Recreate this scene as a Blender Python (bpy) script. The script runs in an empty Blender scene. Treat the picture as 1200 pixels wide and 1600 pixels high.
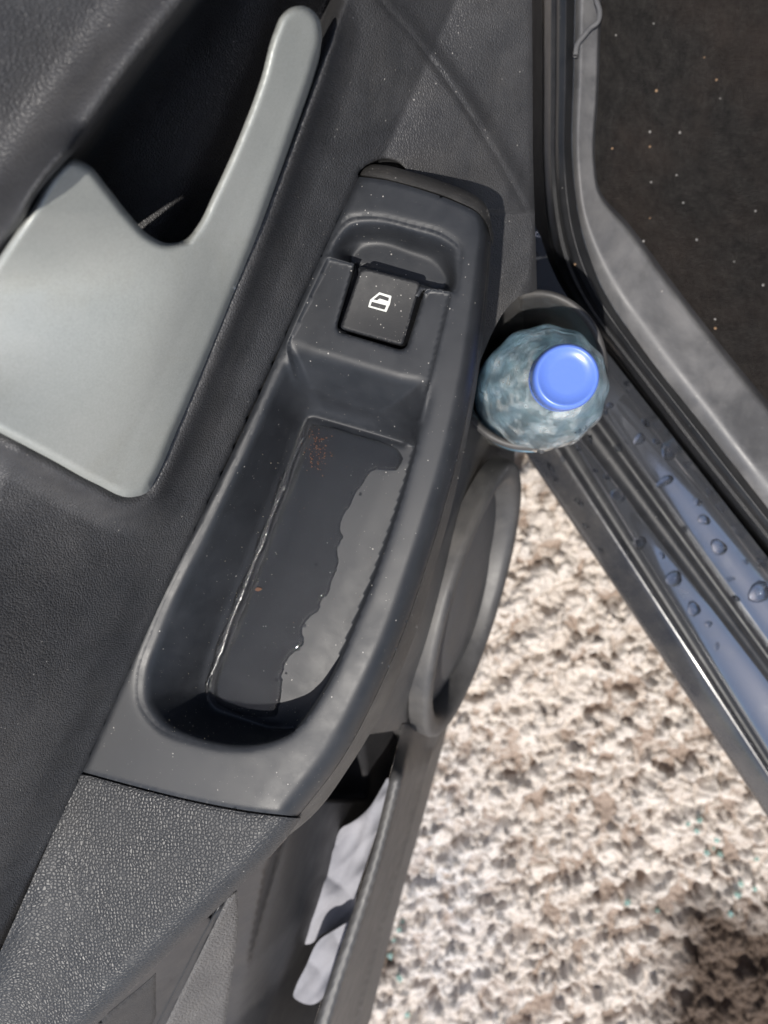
import bpy, bmesh, math, random
import numpy as np
from mathutils import Vector, Matrix
from mathutils.geometry import delaunay_2d_cdt
random.seed(7); rng = np.random.default_rng(11)
scene = bpy.context.scene
COL = scene.collection

# ------------------------------------------------------------------ camera, sky, sun, exposure
F = 1202.0                       # focal length in photograph pixels (1200 wide)
NAD = (830.0, 730.0)             # where straight down falls in the photograph
H = 1.05                         # height of the camera above the ground
d = np.array([NAD[0]-600, -(NAD[1]-800), -F]); d /= np.linalg.norm(d)
Zc = -d
Xc = np.array([1., 0, 0]); Xc -= Zc*Xc.dot(Zc); Xc /= np.linalg.norm(Xc)
Yc = np.cross(Zc, Xc)
R = np.array([Xc, Yc, Zc])       # camera -> world
cam = bpy.data.cameras.new('camera'); camo = bpy.data.objects.new('camera', cam); COL.objects.link(camo)
M = Matrix([list(R[0])+[0], list(R[1])+[0], list(R[2])+[H], [0, 0, 0, 1]])
camo.matrix_world = M
cam.sensor_fit = 'HORIZONTAL'; cam.sensor_width = 36; cam.lens = 36*F/1200
cam.clip_start = 0.01; cam.clip_end = 500
cam.dof.use_dof = True; cam.dof.focus_distance = 0.372; cam.dof.aperture_fstop = 11.5
scene.camera = camo

SUN_DIR = Vector((-0.06, -0.40, 0.91)).normalized()      # towards the sun
sun_el = math.asin(SUN_DIR.z); sun_az = math.atan2(SUN_DIR.x, SUN_DIR.y)
w = bpy.data.worlds.new('World'); scene.world = w; w.use_nodes = True
nt = w.node_tree; nt.nodes.clear()
sky = nt.nodes.new('ShaderNodeTexSky'); sky.sky_type = 'NISHITA'; sky.sun_disc = False
sky.sun_elevation = sun_el; sky.sun_rotation = sun_az; sky.altitude = 100; sky.dust_density = 1.5; sky.air_density = 1.0
bg = nt.nodes.new('ShaderNodeBackground'); bg.inputs['Strength'].default_value = 0.13
wo = nt.nodes.new('ShaderNodeOutputWorld')
nt.links.new(sky.outputs[0], bg.inputs[0]); nt.links.new(bg.outputs[0], wo.inputs[0])
sl = bpy.data.lights.new('sun', 'SUN'); sl.energy = 4.2; sl.angle = math.radians(0.53); sl.color = (1.0, 0.95, 0.88)
so = bpy.data.objects.new('sun', sl); COL.objects.link(so)
so.rotation_euler = SUN_DIR.to_track_quat('Z', 'Y').to_euler(); so.location = (1, -2, 3)
scene.view_settings.view_transform = 'Standard'; scene.view_settings.look = 'None'
scene.view_settings.exposure = 0.35; scene.view_settings.gamma = 1; scene.view_settings.use_curve_mapping = False

# ------------------------------------------------------------------ geometry helpers
def unp(P, D):
    """points (n,2) of the photograph + vertical depth below the camera (n) -> world (n,3)"""
    P = np.asarray(P, float).reshape(-1, 2); D = np.broadcast_to(np.asarray(D, float), (len(P),))
    c = np.stack([P[:, 0]-600, 800-P[:, 1], np.full(len(P), -F)], 1)
    wd = c @ R.T
    t = D/(-wd[:, 2])
    return np.array([0, 0, H]) + wd*t[:, None]
def W(x, y, dep): return unp([(x, y)], dep)[0]
def catmull(pts, closed=False, n=10):
    p = np.asarray(pts, float); N = len(p); out = []
    rngi = range(N) if closed else range(N-1)
    for i in rngi:
        if closed: a, b, c, e = p[(i-1) % N], p[i], p[(i+1) % N], p[(i+2) % N]
        else: a, b, c, e = p[max(i-1, 0)], p[i], p[i+1], p[min(i+2, N-1)]
        # centripetal-ish tangents limited by chord
        l = np.linalg.norm(c-b)
        def tan(u, v, ww):
            d1 = np.linalg.norm(v-u)+1e-9; d2 = np.linalg.norm(ww-v)+1e-9
            return ((v-u)/d1*d2 + (ww-v)/d2*d1)/(d1+d2)*l
        m1 = tan(a, b, c) if (closed or i > 0) else (c-b)
        m2 = tan(b, c, e) if (closed or i < N-2) else (c-b)
        for k in range(n):
            t = k/n; t2 = t*t; t3 = t2*t
            out.append((2*t3-3*t2+1)*b + (t3-2*t2+t)*m1 + (-2*t3+3*t2)*c + (t3-t2)*m2)
    if not closed: out.append(p[-1])
    return np.array(out)
def rounded(pts, r, n=6):
    """closed polygon with its corners rounded; straight sides stay straight"""
    p = np.asarray(pts, float); N = len(p); out = []
    for i in range(N):
        a, b, c = p[i-1], p[i], p[(i+1) % N]; rr = r[i] if hasattr(r, '__len__') else r
        la = np.linalg.norm(a-b); lc = np.linalg.norm(c-b); k = min(rr, la*.48, lc*.48)
        s0_ = b+(a-b)/la*k; s1_ = b+(c-b)/lc*k
        for j in range(n+1):
            t = j/n; out.append((1-t)**2*s0_+2*t*(1-t)*b+t*t*s1_)
    return np.array(out)
def resample(p, step, closed):
    q = np.vstack([p, p[:1]]) if closed else p
    s = np.concatenate([[0], np.cumsum(np.linalg.norm(np.diff(q, axis=0), axis=1))])
    n = max(3, int(round(s[-1]/step)))
    u = np.linspace(0, s[-1], n+1)
    if closed: u = u[:-1]
    return np.stack([np.interp(u, s, q[:, k]) for k in range(q.shape[1])], 1)
def pdist(P, poly, closed=True):
    q = np.vstack([poly, poly[:1]]) if closed else poly
    best = np.full(len(P), 1e9)
    for a, b in zip(q[:-1], q[1:]):
        ab = b-a; L = ab.dot(ab)+1e-12
        t = np.clip(((P-a) @ ab)/L, 0, 1)
        dd = P-a-t[:, None]*ab
        best = np.minimum(best, np.einsum('ij,ij->i', dd, dd))
    return np.sqrt(best)
def inside(P, poly):
    r = np.zeros(len(P), bool); x, y = P[:, 0], P[:, 1]
    q = np.roll(poly, -1, axis=0)
    for (x1, y1), (x2, y2) in zip(poly, q):
        if y1 == y2: continue
        c = ((y1 > y) != (y2 > y)) & (x < (x2-x1)*(y-y1)/(y2-y1)+x1)
        r ^= c
    return r
def sdist(P, poly): return np.where(inside(P, poly), 1, -1)*pdist(P, poly)
def sst(a, b, x):
    t = np.clip((x-a)/(b-a), 0, 1); return t*t*(3-2*t)
def softlin(t, r=0.18):
    """0..1 ramp, linear in the middle, filleted at both ends"""
    t = np.clip(t, 0, 1); k = 1/(1-r)
    return np.where(t < r, k*t*t/(2*r), np.where(t > 1-r, 1-k*(1-t)**2/(2*r), k*(t-r/2)))
def roll(dd, w_, drop):
    u = np.clip(1-dd/w_, 0, 1); return drop*(1-np.sqrt(np.clip(1-u*u, 0, 1)))
def link(name, me, mat, parent=None, smooth=True):
    o = bpy.data.objects.new(name, me); COL.objects.link(o)
    if mat:
        for m_ in (mat if isinstance(mat, (list, tuple)) else [mat]): me.materials.append(m_)
    if smooth: me.polygons.foreach_set('use_smooth', [True]*len(me.polygons))
    if parent:
        o.parent = parent
        off = Vector(wloc(parent)); me.transform(Matrix.Translation(-off))
    return o
def wloc(o):
    v = Vector(o.location)
    while o.parent: o = o.parent; v += Vector(o.location)
    return v
def mesh_from(name, V, Fc, mat, parent=None, smooth=True):
    me = bpy.data.meshes.new(name); me.from_pydata([tuple(v) for v in V], [], [tuple(f) for f in Fc]); me.update()
    return link(name, me, mat, parent, smooth)
def thing(name, label, cat, loc, group=None):
    o = bpy.data.objects.new(name, None); COL.objects.link(o); o.location = loc; o.empty_display_size = .02
    o['label'] = label; o['category'] = cat
    if group: o['group'] = group
    return o
def tag(o, label, cat, group=None, kind=None):
    if label: o['label'] = label
    if cat: o['category'] = cat
    if group: o['group'] = group
    if kind: o['kind'] = kind
    return o
def relief(name, outline, dfn, step, mat, parent=None, feats=(), holes=(), skirt=None, off=1.3, fstep=.8):
    """a moulded surface: outline in the door's plan view, dfn gives the height of every point; skirt = world vector the rim turns down by"""
    ol = resample(np.asarray(outline, float), step, True)
    hl = [resample(np.asarray(h, float), step, True) for h in holes]
    x0, y0 = ol.min(0); x1, y1 = ol.max(0)
    gx, gy = np.meshgrid(np.arange(x0, x1, step), np.arange(y0, y1, step*.866))
    gx = gx + (np.arange(gx.shape[0]) % 2)[:, None]*step/2
    G = np.stack([gx.ravel(), gy.ravel()], 1)
    keep = sdist(G, ol) > step*.55
    for h in hl: keep &= sdist(G, h) < -step*.55
    G = G[keep]
    fp = []
    for f, closed in feats:
        f = resample(np.asarray(f, float), step*fstep, closed)
        t = np.roll(f, -1, 0)-np.roll(f, 1, 0)
        if not closed: t[0] = f[1]-f[0]; t[-1] = f[-1]-f[-2]
        t /= np.linalg.norm(t, axis=1)[:, None]+1e-9
        nrm = np.stack([-t[:, 1], t[:, 0]], 1)
        for k in (-off, off): fp.append(f+nrm*k)
    if fp:
        FP = np.vstack(fp); k2 = sdist(FP, ol) > 1.0
        for h in hl: k2 &= sdist(FP, h) < -1.0
        FP = FP[k2]
        # thin the grid near features
        keep = np.ones(len(G), bool)
        for f, closed in feats: keep &= pdist(G, np.asarray(f, float), closed) > off+step*.45
        G = np.vstack([G[keep], FP])
    B = [ol]+hl; allp = np.vstack(B+[G]); E = []; s = 0
    for b in B:
        n = len(b); E += [(s+i, s+(i+1) % n) for i in range(n)]; s += n
    r = delaunay_2d_cdt([Vector(p) for p in allp], E, [], 0, 1e-4)
    V2 = np.array([tuple(v) for v in r[0]]); T = np.array([f for f in r[2] if len(f) == 3])
    cen = V2[T].mean(1)
    k = inside(cen, ol)
    for h in hl: k &= ~inside(cen, h)
    T = T[k]
    a = V2[T[:, 1]]-V2[T[:, 0]]; b = V2[T[:, 2]]-V2[T[:, 0]]
    fl = (a[:, 0]*b[:, 1]-a[:, 1]*b[:, 0]) > 0      # y runs down in the photograph: turn faces up
    T[fl] = T[fl][:, ::-1]
    V = unp(V2, dfn(V2)); Fc = T.tolist(); V = V.tolist()
    if skirt is not None:
        ec = {}
        for f in Fc:
            for i in range(3):
                e = (f[i], f[(i+1) % 3]); ec[e] = ec.get(e, 0)+1
        bd = [e for e in ec if (e[1], e[0]) not in ec]
        mp = {}
        for e in bd:
            for v in e:
                if v not in mp:
                    mp[v] = len(V); V.append([V[v][j]+skirt[j] for j in range(3)])
        mp1 = {}
        for e in bd:        # own copy of the rim so that its edge stays crisp
            for v in e:
                if v not in mp1: mp1[v] = len(V); V.append(list(V[v]))
        for a_, b_ in bd: Fc.append([mp1[b_], mp1[a_], mp[a_], mp[b_]])
    me = bpy.data.meshes.new(name); me.from_pydata(V, [], Fc); me.update()
    return link(name, me, mat, parent)
def strip(name, A, B, mat, parent=None, profile=None, n=8):
    """surface between two 3-D curves, profile(t)->offset up"""
    A = np.asarray(A); B = np.asarray(B); V = []; Fc = []
    for i in range(n+1):
        t = i/n; P = A*(1-t)+B*t
        if profile: P = P + np.array([0, 0, 1])*profile(t)
        V.append(P)
    m = len(A); V = np.vstack(V)
    for i in range(n):
        for j in range(m-1): Fc.append((i*m+j, i*m+j+1, (i+1)*m+j+1, (i+1)*m+j))
    return mesh_from(name, V, Fc, mat, parent)
def tube(name, P, rad, mat, parent=None, k=12, squash=1.0):
    P = np.asarray(P); n = len(P); V = []; Fc = []
    for i in range(n):
        t = P[min(i+1, n-1)]-P[max(i-1, 0)]; t /= np.linalg.norm(t)
        u = np.cross(t, [0, 0, 1]); u /= np.linalg.norm(u); v = np.cross(u, t)
        r = rad[i] if hasattr(rad, '__len__') else rad
        for j in range(k):
            a = 2*math.pi*j/k; V.append(P[i]+u*math.cos(a)*r+v*math.sin(a)*r*squash)
    for i in range(n-1):
        for j in range(k): Fc.append((i*k+j, i*k+(j+1) % k, (i+1)*k+(j+1) % k, (i+1)*k+j))
    Fc.append(tuple(range(k))); Fc.append(tuple((n-1)*k+j for j in range(k))[::-1])
    return mesh_from(name, V, Fc, mat, parent)
def lathe(name, prof, base, axis, mat, parent=None, k=48, ripple=None, phase=0):
    axis = np.asarray(axis, float); axis /= np.linalg.norm(axis)
    u = np.cross(axis, [0, 1, 0]); u /= np.linalg.norm(u); v = np.cross(axis, u)
    V = []; Fc = []
    for r, h in prof:
        for j in range(k):
            a = 2*math.pi*j/k+phase; rr = r*(1+(ripple(a, h) if ripple else 0))
            V.append(np.asarray(base)+axis*h+(u*math.cos(a)+v*math.sin(a))*rr)
    n = len(prof)
    for i in range(n-1):
        for j in range(k): Fc.append((i*k+j, i*k+(j+1) % k, (i+1)*k+(j+1) % k, (i+1)*k+j))
    if prof[0][0] > 1e-6: Fc.append(tuple(range(k))[::-1])
    if prof[-1][0] > 1e-6: Fc.append(tuple((n-1)*k+j for j in range(k)))
    return mesh_from(name, V, Fc, mat, parent)

# ------------------------------------------------------------------ materials
class NB:
    def __init__(s, name):
        s.m = bpy.data.materials.new(name); s.m.use_nodes = True; s.t = s.m.node_tree; s.t.nodes.clear()
        s.out = s.n('ShaderNodeOutputMaterial'); s.b = s.n('ShaderNodeBsdfPrincipled'); s.l(s.b.outputs[0], s.out.inputs[0])
        s.tc = s.n('ShaderNodeTexCoord'); s.co = s.tc.outputs['Object']
    def n(s, t, **k):
        o = s.t.nodes.new(t)
        for a, v in k.items(): setattr(o, a, v)
        return o
    def l(s, a, b): s.t.links.new(a, b)
    def noise(s, scale, detail=4, rough=.55, co=None, dist=0):
        o = s.n('ShaderNodeTexNoise'); o.inputs['Scale'].default_value = scale; o.inputs['Detail'].default_value = detail
        o.inputs['Roughness'].default_value = rough; o.inputs['Distortion'].default_value = dist; s.l(co or s.co, o.inputs['Vector']); return o.outputs['Fac']
    def voro(s, scale, feature='F1', out='Distance', co=None, rand=1.0):
        o = s.n('ShaderNodeTexVoronoi', feature=feature); o.inputs['Scale'].default_value = scale; o.inputs['Randomness'].default_value = rand
        s.l(co or s.co, o.inputs['Vector']); return o.outputs[out]
    def ramp(s, x, stops):
        o = s.n('ShaderNodeValToRGB'); e = o.color_ramp.elements
        while len(e) < len(stops): e.new(.5)
        for q, (p, c) in zip(e, stops):
            q.position = p; q.color = (c, c, c, 1) if not hasattr(c, '__len__') else (*c, 1)
        s.l(x, o.inputs[0]); return o.outputs[0]
    def math(s, op, a, b=None, c=None):
        o = s.n('ShaderNodeMath', operation=op)
        for i, v in enumerate((a, b, c)):
            if v is None: continue
            if isinstance(v, (int, float)): o.inputs[i].default_value = v
            else: s.l(v, o.inputs[i])
        return o.outputs[0]
    def mix(s, f, a, b):
        o = s.n('ShaderNodeMix', data_type='RGBA')
        for i, v in ((0, f), (6, a), (7, b)):
            if isinstance(v, (int, float)): o.inputs[i].default_value = v
            elif isinstance(v, tuple): o.inputs[i].default_value = (*v, 1)
            else: s.l(v, o.inputs[i])
        return o.outputs[2]
    def bump(s, h, strength, dist=.001, nrm=None):
        o = s.n('ShaderNodeBump'); o.inputs['Strength'].default_value = strength; o.inputs['Distance'].default_value = dist
        s.l(h, o.inputs['Height'])
        if nrm: s.l(nrm, o.inputs['Normal'])
        return o.outputs[0]
    def set(s, **k):
        for a, v in k.items():
            a = a.replace('_', ' ')
            i = s.b.inputs[a]
            if isinstance(v, (int, float)): i.default_value = v
            elif isinstance(v, tuple): i.default_value = (*v, 1) if i.type == 'RGBA' else v
            else: s.l(v, i)
        return s
def dust_mask(b, amount, scale=420):
    """pale specks of dust, a few per square centimetre, clustered"""
    vor = b.n('ShaderNodeTexVoronoi', feature='F1'); vor.inputs['Scale'].default_value = scale; b.l(b.co, vor.inputs['Vector'])
    sep = b.n('ShaderNodeSeparateColor'); b.l(vor.outputs['Color'], sep.inputs[0])
    clus = b.noise(24, 3)
    thr = b.math('SUBTRACT', 1.0, b.math('MULTIPLY', b.ramp(clus, [(.35, .15), (.7, 1.0)]), amount*.5))
    on = b.math('GREATER_THAN', sep.outputs[0], thr)
    size = b.math('MULTIPLY_ADD', b.math('POWER', sep.outputs[1], 3.0), .22, .07)
    near = b.math('LESS_THAN', vor.outputs['Distance'], size)
    return b.math('MULTIPLY', on, near)
def plastic(name, col, rough, grain=None, gscale=900, gstr=.5, gdist=.0003, dust=.25, spec=.5, smear=.35, dustc=(.36, .33, .29)):
    b = NB(name)
    big = b.noise(9, 5, .6); mid = b.noise(60, 4, .65)
    c2 = tuple(min(1, x*1.5+.004) for x in col)
    cc = b.mix(b.ramp(b.math('MULTIPLY', big, mid), [(.12, 0), (.45, 1)]), col, c2)
    film = b.math('MULTIPLY', b.ramp(b.noise(14, 6, .7, dist=.4), [(.45, 0), (.78, 1)]), smear)     # dry dust film
    cc = b.mix(b.math('MULTIPLY', film, .22), cc, dustc)
    if dust:
        cc = b.mix(b.math('MULTIPLY', dust_mask(b, dust, 700), .6), cc, (.42, .40, .37))
        cc = b.mix(b.math('MULTIPLY', dust_mask(b, dust*.9, 1500), .5), cc, dustc)
    r_ = b.math('ADD', b.ramp(mid, [(.3, rough-.06), (.7, rough+.07)]), b.math('MULTIPLY', film, .15))
    b.set(Base_Color=cc, Roughness=r_, Specular_IOR_Level=spec)
    nrm = None
    if grain == 'pebble':
        d1 = b.voro(gscale, 'DISTANCE_TO_EDGE', rand=.85); h = b.math('POWER', b.ramp(d1, [(0, 0), (.32, 1)]), .6)
        nrm = b.bump(h, gstr, gdist)
        nrm = b.bump(b.noise(gscale*2.5, 2), gstr*.35, gdist*.3, nrm)
    elif grain == 'leather':
        d1 = b.voro(gscale, 'DISTANCE_TO_EDGE', co=None); d2 = b.noise(gscale*.8, 3, .6)
        h = b.math('ADD', b.ramp(d1, [(0, 0), (.22, 1)]), b.math('MULTIPLY', d2, 1.2))
        nrm = b.bump(h, gstr, gdist)
    elif grain == 'fine':
        nrm = b.bump(b.noise(gscale, 3, .6), gstr, gdist)
    if nrm: b.set(Normal=nrm)
    return b.m
def simple(name, col, rough, metal=0., spec=.5, bump=None, **kw):
    b = NB(name); n1 = b.noise(30, 5)
    c2 = tuple(x*.72 for x in col)
    b.set(Base_Color=b.mix(b.ramp(n1, [(.35, 0), (.7, 1)]), col, c2), Roughness=rough, Metallic=metal, Specular_IOR_Level=spec)
    if bump: b.set(Normal=b.bump(b.noise(bump[0], 4), bump[1], bump[2]))
    for k, v in kw.items(): b.set(**{k: v})
    return b.m
BK = (.020, .0205, .0225)
M_trim = plastic('trim plastic', (.034, .034, .036), .47, 'leather', 760, .50, .0004, dust=.14)
M_pebble = plastic('pebbled plastic', (.022, .023, .025), .42, 'pebble', 520, .45, .0005, dust=.03, smear=.15, spec=.32)
M_insert = plastic('soft black plastic', (.0145, .016, .019), .46, 'fine', 2600, .40, .00012, dust=.20, smear=.06, spec=.38)
M_tray = plastic('tray plastic', (.016, .017, .020), .40, 'fine', 2200, .25, .00012, dust=.28)
M_skirt = plastic('skirt plastic', (.026, .025, .024), .50, 'fine', 1700, .8, .0005, dust=.35, smear=1.)
M_low = plastic('lower door plastic', (.042, .041, .041), .48, 'fine', 1500, .4, .0002, dust=.05, smear=.8)
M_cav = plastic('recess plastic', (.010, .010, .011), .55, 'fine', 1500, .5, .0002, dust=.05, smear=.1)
M_pock = plastic('pocket plastic', (.016, .016, .018), .5, 'fine', 1300, .4, .0002, dust=.04, smear=.3)
M_switch = plastic('switch plastic', (.007, .0075, .009), .50, 'fine', 2600, .5, .00012, dust=.45, spec=.28, smear=.1)
M_icon = simple('switch print', (.62, .63, .58), .6)
def silver():
    b = NB('satin silver paint'); n1 = b.noise(16, 6, .7); n2 = b.noise(1800, 2)
    st = b.ramp(b.noise(22, 5, .7, dist=.6), [(.52, 0), (.80, 1)])
    cc = b.mix(b.ramp(n1, [(.3, 0), (.7, 1)]), (.305, .32, .30), (.36, .37, .345))
    cc = b.mix(b.math('MULTIPLY', st, .35), cc, (.27, .26, .20))
    fl = b.voro(2600, 'F1', 'Color'); fs = b.n('ShaderNodeSeparateColor'); b.l(fl, fs.inputs[0])
    cc = b.mix(b.math('MULTIPLY', fs.outputs[0], .16), cc, (.70, .71, .70))
    sc = b.noise(70, 8, .8, dist=2.0); cc = b.mix(b.ramp(sc, [(.66, 0), (.72, .25)]), cc, (.55, .56, .55))
    b.set(Base_Color=cc, Metallic=.28, Roughness=b.ramp(n1, [(.3, .40), (.7, .50)]), Normal=b.bump(n2, .25, .0001)); return b.m
M_silver = silver()
def water_mat(name, tint=(1, 1, 1), rough=.0, bump=None):
    b = NB(name); b.set(Base_Color=tint, Roughness=rough, IOR=1.333, Transmission_Weight=1.0)
    if bump: b.set(Normal=b.bump(b.noise(bump[0], 3), bump[1], bump[2]))
    return b.m
M_water = water_mat('water', tint=(.52, .54, .57))
M_drop = water_mat('drop water', tint=(.72, .75, .80))
M_streak = water_mat('streak water', rough=.19, bump=(260, .35, .0012))
def paint():
    b = NB('black car paint'); n1 = b.noise(7, 5, .6); n2 = b.noise(40, 6, .7)
    dirt = b.ramp(b.math('MULTIPLY', n1, n2), [(.22, 0), (.5, 1)])
    b.set(Base_Color=b.mix(b.math('MULTIPLY', dirt, .35), (.22, .23, .255), (.07, .066, .062)), Metallic=.85, Roughness=b.ramp(dirt, [(0, .09), (1, .38)]),
          Coat_Weight=.8, Coat_Roughness=.03, Normal=b.bump(b.noise(25, 2), .06, .002)); return b.m
M_paint = paint()
def flange():
    b = NB('dull sill paint'); n1 = b.noise(12, 6, .7); n2 = b.noise(90, 5, .7)
    b.set(Base_Color=b.mix(b.ramp(n1, [(.35, 0), (.7, 1)]), (.020, .022, .028), (.065, .062, .060)), Roughness=b.ramp(n2, [(.3, .16), (.7, .34)]), Specular_IOR_Level=.6, Coat_Weight=.4, Coat_Roughness=.08, Normal=b.bump(n1, .1, .002)); return b.m
M_flange = flange()
M_rubber = plastic('seal rubber', (.010, .0105, .012), .40, 'fine', 500, .25, .0004, dust=.02, smear=.1, spec=.35)
M_gap = plastic('gap shade', (.006, .006, .0065), .7, None, dust=0, spec=.1, smear=0)  # near-black matte colour, stands in for the shade inside the door gap
M_sillt = plastic('sill trim plastic', (.075, .075, .078), .45, 'fine', 900, .3, .0003, dust=.06, smear=1.6, dustc=(.34, .33, .32))
def carpet():
    b = NB('carpet'); n1 = b.noise(5, 6, .65); n2 = b.noise(700, 4, .8); n3 = b.noise(85, 8, .82)
    base = b.mix(b.ramp(n3, [(.3, 0), (.75, 1)]), (.018, .0175, .018), (.085, .079, .075))
    base = b.mix(b.math('MULTIPLY', b.ramp(n1, [(.45, 0), (.72, 1)]), .6), base, (.095, .070, .058))
    b.set(Base_Color=base, Roughness=.95, Specular_IOR_Level=.1, Normal=b.bump(b.math('ADD', n2, n3), 1.0, .008)); return b.m
M_carpet = carpet()
def ground_mat():
    b = NB('crusted ground'); n1 = b.noise(3.2, 6, .6); mp = b.n('ShaderNodeMapping'); mp.inputs['Rotation'].default_value = (0, 0, math.radians(-37)); mp.inputs['Scale'].default_value = (.62, 1.25, 1); b.l(b.co, mp.inputs['Vector'])
    n2 = b.noise(38, 9, .78, co=mp.outputs[0], dist=.5); n3 = b.noise(260, 6, .75); n4 = b.noise(9, 5, .6)
    at = b.n('ShaderNodeAttribute', attribute_name='dirt').outputs['Fac']
    cool_zone = b.n('ShaderNodeAttribute', attribute_name='cool_zone').outputs['Fac']
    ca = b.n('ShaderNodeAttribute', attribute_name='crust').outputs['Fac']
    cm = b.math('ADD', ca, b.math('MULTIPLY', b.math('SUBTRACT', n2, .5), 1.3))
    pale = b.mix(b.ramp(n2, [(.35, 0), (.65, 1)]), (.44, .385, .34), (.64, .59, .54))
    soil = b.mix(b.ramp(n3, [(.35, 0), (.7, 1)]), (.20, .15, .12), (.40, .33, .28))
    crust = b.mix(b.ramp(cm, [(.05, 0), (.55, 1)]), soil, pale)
    crust = b.mix(b.math('MULTIPLY', cool_zone, b.ramp(n2, [(.38, 0), (.6, .8)])), crust, (.52, .515, .53))
    dirt = b.mix(b.ramp(n3, [(.35, 0), (.7, 1)]), (.045, .032, .024), (.15, .11, .085))
    m_ = b.math('ADD', at, b.math('MULTIPLY', b.math('SUBTRACT', n4, .5), .9))
    cc = b.mix(b.ramp(m_, [(.35, 0), (.65, 1)]), crust, dirt)
    b.set(Base_Color=cc, Roughness=.85, Specular_IOR_Level=.3, Normal=b.bump(n3, .6, .003)); return b.m
M_ground = ground_mat()

# ------------------------------------------------------------------ GROUND
def lattice_noise(x, y, seed):
    g = np.random.default_rng(seed).random((256, 256))
    xi = np.floor(x).astype(int); yi = np.floor(y).astype(int); fx = x-xi; fy = y-yi
    fx = fx*fx*(3-2*fx); fy = fy*fy*(3-2*fy)
    q = lambda a, b_: g[a % 256, b_ % 256]
    return (q(xi, yi)*(1-fx)+q(xi+1, yi)*fx)*(1-fy)+(q(xi, yi+1)*(1-fx)+q(xi+1, yi+1)*fx)*fy
def fbm(x, y, seed, o=4):
    r = 0; a = .5; s = 0
    for k in range(o): r = r+a*lattice_noise(x*2**k+k*17.3, y*2**k+k*5.1, seed+k); s += a; a *= .5
    return r/s
def worley(x, y, seed):
    g = np.random.default_rng(seed).random((128, 128, 3)); xi = np.floor(x).astype(int); yi = np.floor(y).astype(int)
    best = np.full(x.shape, 9.); idv = np.zeros(x.shape)
    for dx in (-1, 0, 1):
        for dy in (-1, 0, 1):
            c = g[(xi+dx) % 128, (yi+dy) % 128]
            dd = np.hypot(xi+dx+c[..., 0]-x, yi+dy+c[..., 1]-y)
            m_ = dd < best; best = np.where(m_, dd, best); idv = np.where(m_, c[..., 2], idv)
    return best, idv
def build_ground():
    def axis(a, b, st):
        fine = np.arange(a, b, st); ex = st*np.cumsum(1.22**np.arange(1, 62)); ex = ex[ex < 120]
        return np.concatenate([(a-ex)[::-1], fine, b+ex])
    xs = axis(-.30, .46, .0017); ys = axis(-.84, .14, .0017)
    X, Y = np.meshgrid(xs, ys, indexing='ij')
    wx = X+.011*(fbm(X*45, Y*45, 3)-.5)+.006*(fbm(X*150, Y*150, 7, 2)-.5); wy = Y+.011*(fbm(X*45+9, Y*45, 5)-.5)+.006*(fbm(X*150+3, Y*150, 9, 2)-.5)
    u = wx*.80+wy*.60; v = -wx*.60+wy*.80             # along / across the scraped direction
    w1, i1 = worley(u/.026, v/.018, 21); w2, i2 = worley(wx/.0125, wy/.0125, 22); w3, i3 = worley(wx/.0066, wy/.0066, 23)
    dens = fbm(X*11, Y*11, 51, 3)
    dome_ = lambda w_, k: np.sqrt(np.clip(1-(w_/k)**2, 0, 1))
    p1 = i1 > .95-1.2*dens; p2 = i2 > .80-.9*dens; p3 = i3 > .35
    a1 = np.where(p1, (.003+.009*i1)*dome_(w1, .70), 0); a2 = np.where(p2, (.003+.006*i2)*dome_(w2, .68), 0); a3 = np.where(p3, (.001+.0022*i3)*dome_(w3, .66), 0)
    h = a1+a2+a3
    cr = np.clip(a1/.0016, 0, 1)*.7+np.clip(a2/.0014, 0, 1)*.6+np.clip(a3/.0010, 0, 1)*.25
    rid = np.sin(2*np.pi*v/.052+7*fbm(u*5, v*9, 61, 2))
    h = 1.25*h+.0085*rid*np.clip(dens*2-.2, 0, 1)+.022*(fbm(u*8, v*20, 31)-.5)+.006*(fbm(X*80, Y*80, 35, 4)-.5)
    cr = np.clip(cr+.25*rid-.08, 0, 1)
    near = np.exp(-np.maximum(0, np.maximum(np.abs(X-.07)-.5, np.abs(Y+.34)-.6))/.05)
    h *= near; Z = h-.004
    n, m_ = X.shape
    V = np.stack([X, Y, Z], -1).reshape(-1, 3)
    idx = np.arange(n*m_).reshape(n, m_)
    Q = np.stack([idx[:-1, :-1], idx[1:, :-1], idx[1:, 1:], idx[:-1, 1:]], -1).reshape(-1, 4)
    me = bpy.data.meshes.new('ground'); me.vertices.add(len(V)); me.vertices.foreach_set('co', V.ravel())
    me.loops.add(Q.size); me.loops.foreach_set('vertex_index', Q.ravel().astype(np.int32))
    me.polygons.add(len(Q)); me.polygons.foreach_set('loop_start', np.arange(0, Q.size, 4, dtype=np.int32)); me.update(calc_edges=True)
    # bare earth towards the rear of the car, cooler grey zone beside the door
    c = W(1190, 1560, H); dirt = np.clip(1-np.hypot((X-c[0])*.9, (Y-c[1])*.9)/.25, 0, 1)
    c3 = W(600, 1480, H); dirt = np.maximum(dirt, .75*np.clip(1-np.hypot(X-c3[0], (Y-c3[1])*.7)/.07, 0, 1))
    c4 = W(860, 730, H); dirt = np.maximum(dirt, .6*np.clip(1-np.hypot(X-c4[0], (Y-c4[1])*.7)/.06, 0, 1))
    c2 = W(690, 1400, H); cool_zone = np.clip(1.2-np.hypot((X-c2[0])*1.3, (Y-c2[1])*.6)/.15, 0, 1)
    for nm, a in (('dirt', dirt), ('cool_zone', cool_zone), ('crust', cr)):
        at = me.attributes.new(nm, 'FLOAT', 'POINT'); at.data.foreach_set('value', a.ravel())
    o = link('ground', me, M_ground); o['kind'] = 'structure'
build_ground()

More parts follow.
